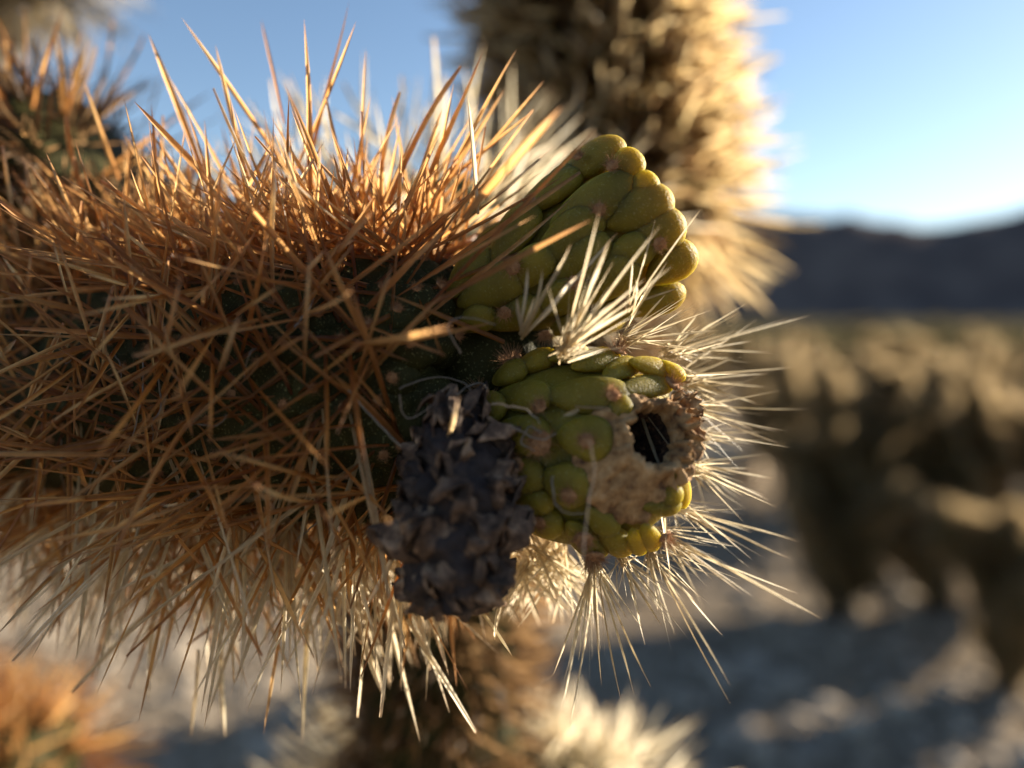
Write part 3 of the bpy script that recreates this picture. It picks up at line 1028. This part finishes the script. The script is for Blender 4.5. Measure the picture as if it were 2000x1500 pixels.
# dried fruit --------------------------------------------------------------
dry_ax = catmull([P(900, 810, .1030), P(890, 890, .0990), P(892, 1040, .0970), P(902, 1175, .0985)], 40)
dbody = Body(dry_ax, 0.0063, ends=(0.9, 0.35), prof=([0, 0.2, 0.62, 0.9, 1], [0.55, 0.72, 1.0, 0.95, 0.75]))
V = []
nu = 56
for j in range(dbody.n):
    for i in range(nu):
        a = i / nu * 2 * math.pi
        dirv = dbody.u[j] * math.cos(a) + dbody.v[j] * math.sin(a)
        p = dbody.c[j] + dirv * dbody.r[j]
        V.append(p + dirv * (0.0019 * noise.fractal(Vector(p * 260), 0.9, 2.1, 4) + 0.0014 * abs(noise.noise(Vector(p * 420)))))
do = link('dried_fruit', mk_mesh('dried_fruit', np.array(V), grid_faces(nu, dbody.n), M_DRYDARK), main)
do['label'] = 'black shrivelled dried fruit with curled grey scales'


def scale_mesh(seed):
    """a shrivelled scale: two horns hooked downwards with a hollow between"""
    rg = np.random.default_rng(seed)
    nu, nv = 13, 9
    V = []
    fork = rg.uniform(0.65, 0.92)
    for layer in (0, 1):
        for j in range(nv):
            b = j / (nv - 1)
            for i in range(nu):
                a = i / (nu - 1) * 2 - 1
                reach = 1.0 - fork * math.exp(-(a * 3.0) ** 2) + 0.2 * noise.noise(Vector((a * 2, seed, 1)))
                x = b * reach                                  # along the fruit, downwards
                y = a * (0.75 + 0.12 * math.sin(b * 3)) * (1 - 0.25 * b)
                z = 1.1 * math.sin(min(1, b * 1.15) * math.pi * 0.62) * (1 - 0.55 * a * a) - 0.55 * max(0, b - 0.6) * 2 * abs(a)
                z += 0.42 * noise.fractal(Vector((a * 2.2, b * 2.2, seed * 1.7)), 0.9, 2, 4)
                y += 0.22 * noise.noise(Vector((b * 2.5, a, seed * 3.1)))
                V.append((x * 1.5, y, z - (0.13 if layer else 0)))
    f1 = grid_faces(nu, nv, False)
    n0 = nu * nv
    edge = []
    for i in range(nu - 1):
        edge.append(((nv - 1) * nu + i, (nv - 1) * nu + i + 1, (nv - 1) * nu + i + 1 + n0, (nv - 1) * nu + i + n0))
    for j in range(nv - 1):
        edge += [(j * nu, (j + 1) * nu, (j + 1) * nu + n0, j * nu + n0), ((j + 1) * nu + nu - 1, j * nu + nu - 1, j * nu + nu - 1 + n0, (j + 1) * nu + nu - 1 + n0)]
    return mk_mesh('scale', np.array(V), np.concatenate([f1, f1[:, ::-1] + n0, np.array(edge)]), M_DRY)


SCALES = [scale_mesh(s) for s in range(14)]
for q, (p, nn, tt) in enumerate(dbody.areoles(0.0036, rng, 0.35)):
    if nn @ nrm(CO - p) < -0.45:
        continue
    sc = rng.uniform(0.0019, 0.0042)
    X, Y, d = proj(p)
    if Y > 1080:
        sc *= 0.85
    ax = nrm(tt + np.cross(nn, tt) * rng.normal(0, 0.5))
    link('scale', SCALES[int(rng.integers(0, 14))], do, frame_matrix(p - nn * 0.0010 - tt * 0.001, nn, ax, sc, sc * rng.uniform(0.8, 1.15), sc * rng.uniform(0.8, 1.2)))


# ------------------------------------------------------------------ blurred joints of the same plant and of the next
def fuzzy_joint(parent, axis, radius, seed, nper=(8, 11), L=(0.017, 0.028), width=(0.7, 1.1), mat=None, ends=(0.8, 0.8), spacing=0.0095, th=(10, 75), cull=None, under=False):
    rg = np.random.default_rng(seed)
    bd = Body(axis, radius, ends=ends)
    a_ = bd.areoles(spacing, rg)
    o = link('joint', bd.mesh('joint', M_STEM, a_, 0.0028, 0.0032, nu=44), parent)
    B, T = areole_spines(a_, rg, nper[0], nper[1], L[0], L[1], th, cull=cull)
    link('spine_mass', spines_mesh('spine_mass', B, T, rg.uniform(width[0], width[1], len(B)) * 1e-3, rg, mat or M_SPINE), o, kind='stuff')
    if under:            # a shorter coat below the long spines, its dark colour painting in shade
        B, T = areole_spines(a_, rg, 8, 10, L[0] * 0.5, L[0] * 1.05, th)
        link('spine_mass', spines_mesh('spine_mass', B, T, rg.uniform(width[0], width[1], len(B)) * 1e-3, rg, M_SHADESPINE), o, kind='stuff')
    return o, bd


def stem(parent, pts, r0, r1, seed, mat=None, fuzz=600, L=(0.012, 0.022)):
    rg = np.random.default_rng(seed)
    c = catmull(pts, 40)
    V = []
    nu = 20
    t_ = nrm(np.gradient(c, axis=0)); u = nrm(np.cross(t_, (0.31, 0.92, 0.21))); v = np.cross(t_, u)
    for j in range(40):
        r_ = r0 + (r1 - r0) * j / 39
        for i in range(nu):
            a = i / nu * 2 * math.pi
            dv = u[j] * math.cos(a) + v[j] * math.sin(a)
            p = c[j] + dv * r_
            V.append(p + dv * r_ * 0.22 * noise.fractal(Vector(p * 40), 0.9, 2, 4))
    o = link('trunk', mk_mesh('trunk', np.array(V), grid_faces(nu, 40), M_BARK), parent)
    B, T = [], []
    for k in range(fuzz):
        j = rg.integers(0, 40); a = rg.uniform(0, 6.28)
        r_ = r0 + (r1 - r0) * j / 39
        dv = u[j] * math.cos(a) + v[j] * math.sin(a)
        p = c[j] + dv * r_ * 0.9
        B.append(p); T.append(p + nrm(dv + rg.normal(0, 0.5, 3)) * rg.uniform(*L))
    if B:
        link('spine_mass', spines_mesh('spine_mass', B, T, rg.uniform(0.7, 1.1, len(B)) * 1e-3, rg, mat or M_SPINE, low=True), o, kind='stuff')
    return o


# plant 1: trunk beyond the frame, joints that reach into it
stem(main, [(-0.30, 0.16, ground_z(-.3, .16) - 0.03), (-0.32, 0.18, 0.4), (-0.36, 0.22, 0.75), (-0.34, 0.27, 0.93), P(-550, 735, 0.287)], 0.045, 0.018, 301)
fuzzy_joint(main, [P(225, 310, .162), P(110, 400, .165), P(-70, 510, .170), P(-420, 640, .185), P(-900, 740, .185)], 0.0185, 302, nper=(2, 4), L=(0.014, 0.024), width=(0.7, 1.0), under=True)
fuzzy_joint(main, [P(120, -170, .230), P(-150, -110, .222), P(-420, 100, .21), P(-620, 420, .205), P(-760, 640, .2)], 0.0205, 303, mat=M_STRAW, L=(0.019, 0.030))
fuzzy_joint(main, [P(120, 1530, .250), P(-120, 1500, .25), P(-420, 1330, .24), P(-700, 1050, .21), P(-1000, 850, .19)], 0.0205, 304)

# plant 2 behind
rear = thing('cholla_cactus', 'upright cholla with blurred sunlit straw fringe rising behind the green fruits', 'cactus', (-0.01, 0.33, ground_z(-0.01, 0.33)))
ro, _ = fuzzy_joint(rear, [P(1130, -320, .272), P(1160, 0, .270), P(1190, 250, .268), P(1215, 480, .264)], 0.0285, 311, nper=(5, 7), L=(0.022, 0.038), width=(1.2, 2.0), mat=M_FARSPINE, under=True)
rgf = np.random.default_rng(33)
for tx, ty, bx, by in ((1602, 440, 1400, 440), (1556, 530, 1400, 470), (1530, 548, 1390, 480), (1500, 560, 1380, 480), (1508, 612, 1390, 500), (1440, 632, 1360, 500), (1392, 645, 1340, 510), (1545, 480, 1400, 450),
                       (1530, 110, 1370, 170), (1520, 200, 1370, 260), (1540, 330, 1380, 340), (1500, 60, 1360, 130), (1550, 390, 1390, 400), (1470, 600, 1370, 500), (1350, 640, 1310, 520), (1480, 20, 1360, 60), (1535, 270, 1390, 290)):
    bp = P(bx, by, .262)
    spine_object(bp, P(tx, ty, .262 + rgf.normal(0, .008)), rgf.uniform(1.8, 2.6) * 1e-3, ro, rgf, M_FARSPINE)
ddo = link('dried_fruit', do.data, rear, Matrix.Translation(Vector(P(1375, 408, .238))) @ Matrix.Rotation(0.9, 4, 'Y') @ Matrix.Scale(0.42, 4) @ Matrix.Translation(-Vector(P(893, 1000, .0970))))
ddo['label'] = 'small dark dried fruit stuck in the sunlit fringe'
fuzzy_joint(rear, [P(1225, 450, .264), P(1110, 700, .262), P(950, 900, .250), P(880, 1010, .235)], 0.017, 312, mat=M_SHADESPINE)
fuzzy_joint(rear, [P(890, 960, .215), P(860, 1150, .212), P(850, 1330, .215), P(900, 1540, .225)], 0.0200, 313, mat=M_SHADESPINE, L=(0.012, 0.022))  # shade on this joint is put into its spine colour
fuzzy_joint(rear, [P(640, 1600, .235), P(860, 1590, .232), P(1080, 1600, .235), P(1260, 1640, .24)], 0.0200, 314, mat=M_STRAW, L=(0.018, 0.029), width=(0.9, 1.3))
fuzzy_joint(rear, [P(470, 600, .180), P(650, 545, .176), P(820, 480, .178), P(960, 470, .20), P(1190, 430, .256)], 0.0140, 315, mat=M_STRAW, nper=(2, 4), L=(0.022, 0.036), width=(0.8, 1.2), th=(5, 55))
stem(rear, [(-0.01, 0.33, ground_z(-.01, .33) - 0.03), (-0.02, 0.30, 0.4), (-0.02, 0.26, 0.70), P(930, 1640, .235)], 0.04, 0.02, 316)


# ------------------------------------------------------------------ background chollas, copies of shared joints
def template_joint(seed, length, radius, nsp, L, width, mat):
    rg = np.random.default_rng(seed)
    bd = Body([(0, 0, 0), (rg.normal(0, .006), rg.normal(0, .006), length * .5), (0, 0, length)], radius, ends=(0.8, 0.8))
    a_ = bd.areoles(0.012, rg)
    core = bd.mesh('joint', M_STEM, a_, 0.003, 0.004, nu=20)
    B, T = areole_spines(a_, rg, nsp, nsp + 2, L[0], L[1], (10, 75))
    sp = spines_mesh('spine_mass', B, T, rg.uniform(width[0], width[1], len(B)) * 1e-3, rg, mat, low=True)
    return core, sp, length


TJ = [template_joint(400 + k, 0.10 + 0.03 * k, 0.024, 11, (0.020, 0.032), (1.2, 1.9), M_BUSH) for k in range(4)]


def bg_cholla(x, y, h, spread, njoint, seed, label, group=None, gold=False):
    rg = np.random.default_rng(seed)
    gz = ground_z(x, y)
    th_ = thing('cholla_cactus', label, 'cactus', (x, y, gz), group)
    lean = rg.normal(0, 0.05, 2)
    topz = h * 0.45
    tr = stem(th_, [(x, y, gz - 0.03), (x + lean[0] * .5, y + lean[1] * .5, gz + topz * .5), (x + lean[0], y + lean[1], gz + topz)], 0.055 * h, 0.038 * h, seed + 1, mat=M_BUSH, fuzz=900, L=(0.02, 0.045))
    # branching joints, each starting on the end of an earlier one
    ends = [(np.array((x + lean[0] * f, y + lean[1] * f, gz + topz * f)), np.array((0, 0, 1.0)), 0) for f in (0.1, 0.18, 0.3, 0.45, 0.6, 0.75, 0.85, 1.0, 1.0)]
    made = 0
    guard = 0
    while made < njoint and guard < 1500:
        guard += 1
        k = int(rg.integers(0, len(ends)))
        p, d, lev = ends[k]
        out_ = np.array((rg.normal(), rg.normal(), 0)); out_ = nrm(out_)
        nd = nrm(d * 0.55 + out_ * rg.uniform(0.3, 1.1) * spread + np.array((0, 0, rg.uniform(0.1, 0.9))))
        c, sp, L = TJ[int(rg.integers(0, 4))]
        s = rg.uniform(0.9, 1.25)
        e = p + nd * L * s
        if e[2] > gz + h or math.hypot(e[0] - x, e[1] - y) > spread * 0.6 * h:
            continue
        o = link('joint', c, th_, frame_matrix(p - nd * 0.008, nd, rg.normal(size=3), s, s, s))
        so = bpy.data.objects.new('spine_mass', sp)
        COL.objects.link(so)
        so.parent = o
        so['kind'] = 'stuff'
        WM[so.name] = WM[o.name]
        ends.append((e, nd, lev + 1))
        if rg.random() < 0.5:
            ends.append((p + nd * L * s * 0.7, nd, lev + 1))
        made += 1
    return th_


def gx(px, d):
    return (px - 1000) / FPX * d


GRP = 'chollas standing across the desert floor'
LB = 'small distant cholla with pale top standing out on the flat below the ridge'
BGP = [(1650, 2.5, 0.90, 1.0, 100), (1860, 2.55, 0.90, 1.05, 110), (2080, 2.7, 0.95, 1.0, 95), (1540, 4.1, 0.98, 1.0, 70), (1745, 3.8, 1.0, 1.0, 75), (1950, 4.2, 1.0, 1.0, 70)]
rgp = np.random.default_rng(77)
for k in range(34):
    d = 5.4 * math.exp(k / 33 * 1.9)
    BGP.append((rgp.uniform(1280, 2080) if k % 4 else rgp.uniform(-100, 1280), d, rgp.uniform(0.9, 1.12), 1.0, 46 if d < 9 else 30))
for k, (px_, d, h, sp, nj) in enumerate(BGP):
    lab = {0: 'tall bushy cholla in the front row, beside the gap with the sunlit patch',
           1: 'tall bushy cholla in the middle of the front row above shaded gravel',
           2: 'tall bushy cholla directly behind the low golden one'}.get(k)
    if lab is None:
        lab = 'bushy cholla standing in the second row behind the tall front ones' if d < 5 else LB
    bg_cholla(gx(px_, d), d, h, sp, nj, 500 + 7 * k, lab, GRP)
bg_cholla(gx(2010, 1.95), 1.95, 0.50, 1.3, 40, 700, 'low golden cholla on open gravel in front of the taller bushy chollas')

# far scrub: nobody could count it
rg = np.random.default_rng(91)
B, T, W_ = [], [], []
for k in range(2400):
    d = 17 * math.exp(rg.uniform(0, 1) * 3.7); a = R(rg.uniform(-44, 44))
    x, y = d * math.sin(a), d * math.cos(a)
    z0 = ground_z(x, y); hh = rg.uniform(0.6, 1.2) * (1 + d / 150); rr = rg.uniform(0.3, 0.6) * (1 + d / 60)
    for q in range(26):
        dv = nrm(rg.normal(size=3) * (1, 1, 0.8)); dv[2] = abs(dv[2])
        b0 = np.array((x, y, z0 + 0.05)) + dv * (rr * .5, rr * .5, hh * .6)
        B.append(b0); T.append(b0 + nrm(dv + rg.normal(0, .5, 3)) * rg.uniform(0.2, 0.4) * (1 + d / 60)); W_.append(rg.uniform(0.10, 0.2) * (1 + d / 60))
M_SCRUB = spine_material('scrub_leaf', [(0.0, (0.05, 0.045, 0.022)), (1.0, (0.16, 0.14, 0.075))], [(0.0, (0.6, 0.6, 0.6)), (1.0, (1, 1, 1))], 0.25, rough=1.0)
sb = link('scrub', spines_mesh('scrub', B, T, np.array(W_), rg, M_SCRUB, low=True), kind='stuff')
sb['label'] = 'low dark desert scrub covering the far flat below the ridge'
sb['category'] = 'scrub'

# added pale lump in the gap beside the bushes, standing in for sunlit ground
rg = np.random.default_rng(8)
bx_, by_ = gx(1432, 4.6), 4.6
V = []
nu, nv = 28, 18
for j in range(nv):
    la = math.pi * j / (nv - 1)
    for i in range(nu):
        lo_ = 2 * math.pi * i / nu
        p = np.array((math.sin(la) * math.cos(lo_), math.sin(la) * math.sin(lo_), math.cos(la)))
        f = 1 + 0.22 * noise.fractal(Vector(p * 1.6 + np.array((4, 2, 1))), 0.9, 2, 4)
        V.append(p * f * (0.22, 0.18, 0.20))
bo = link('lit_ground_lump', mk_mesh('lit_ground_lump', np.array(V), grid_faces(nu, nv), M_LITGROUND), None, Matrix.Translation((bx_, by_, ground_z(bx_, by_) + 0.12)))
bo['label'] = 'added pale tan lump standing in for sunlit ground in the gap beside the cholla bushes'
bo['category'] = 'lit_ground_lump'
print('MAIN individual spines', nsp + NIND, 'rest', len(rest), 'tub', ntub)
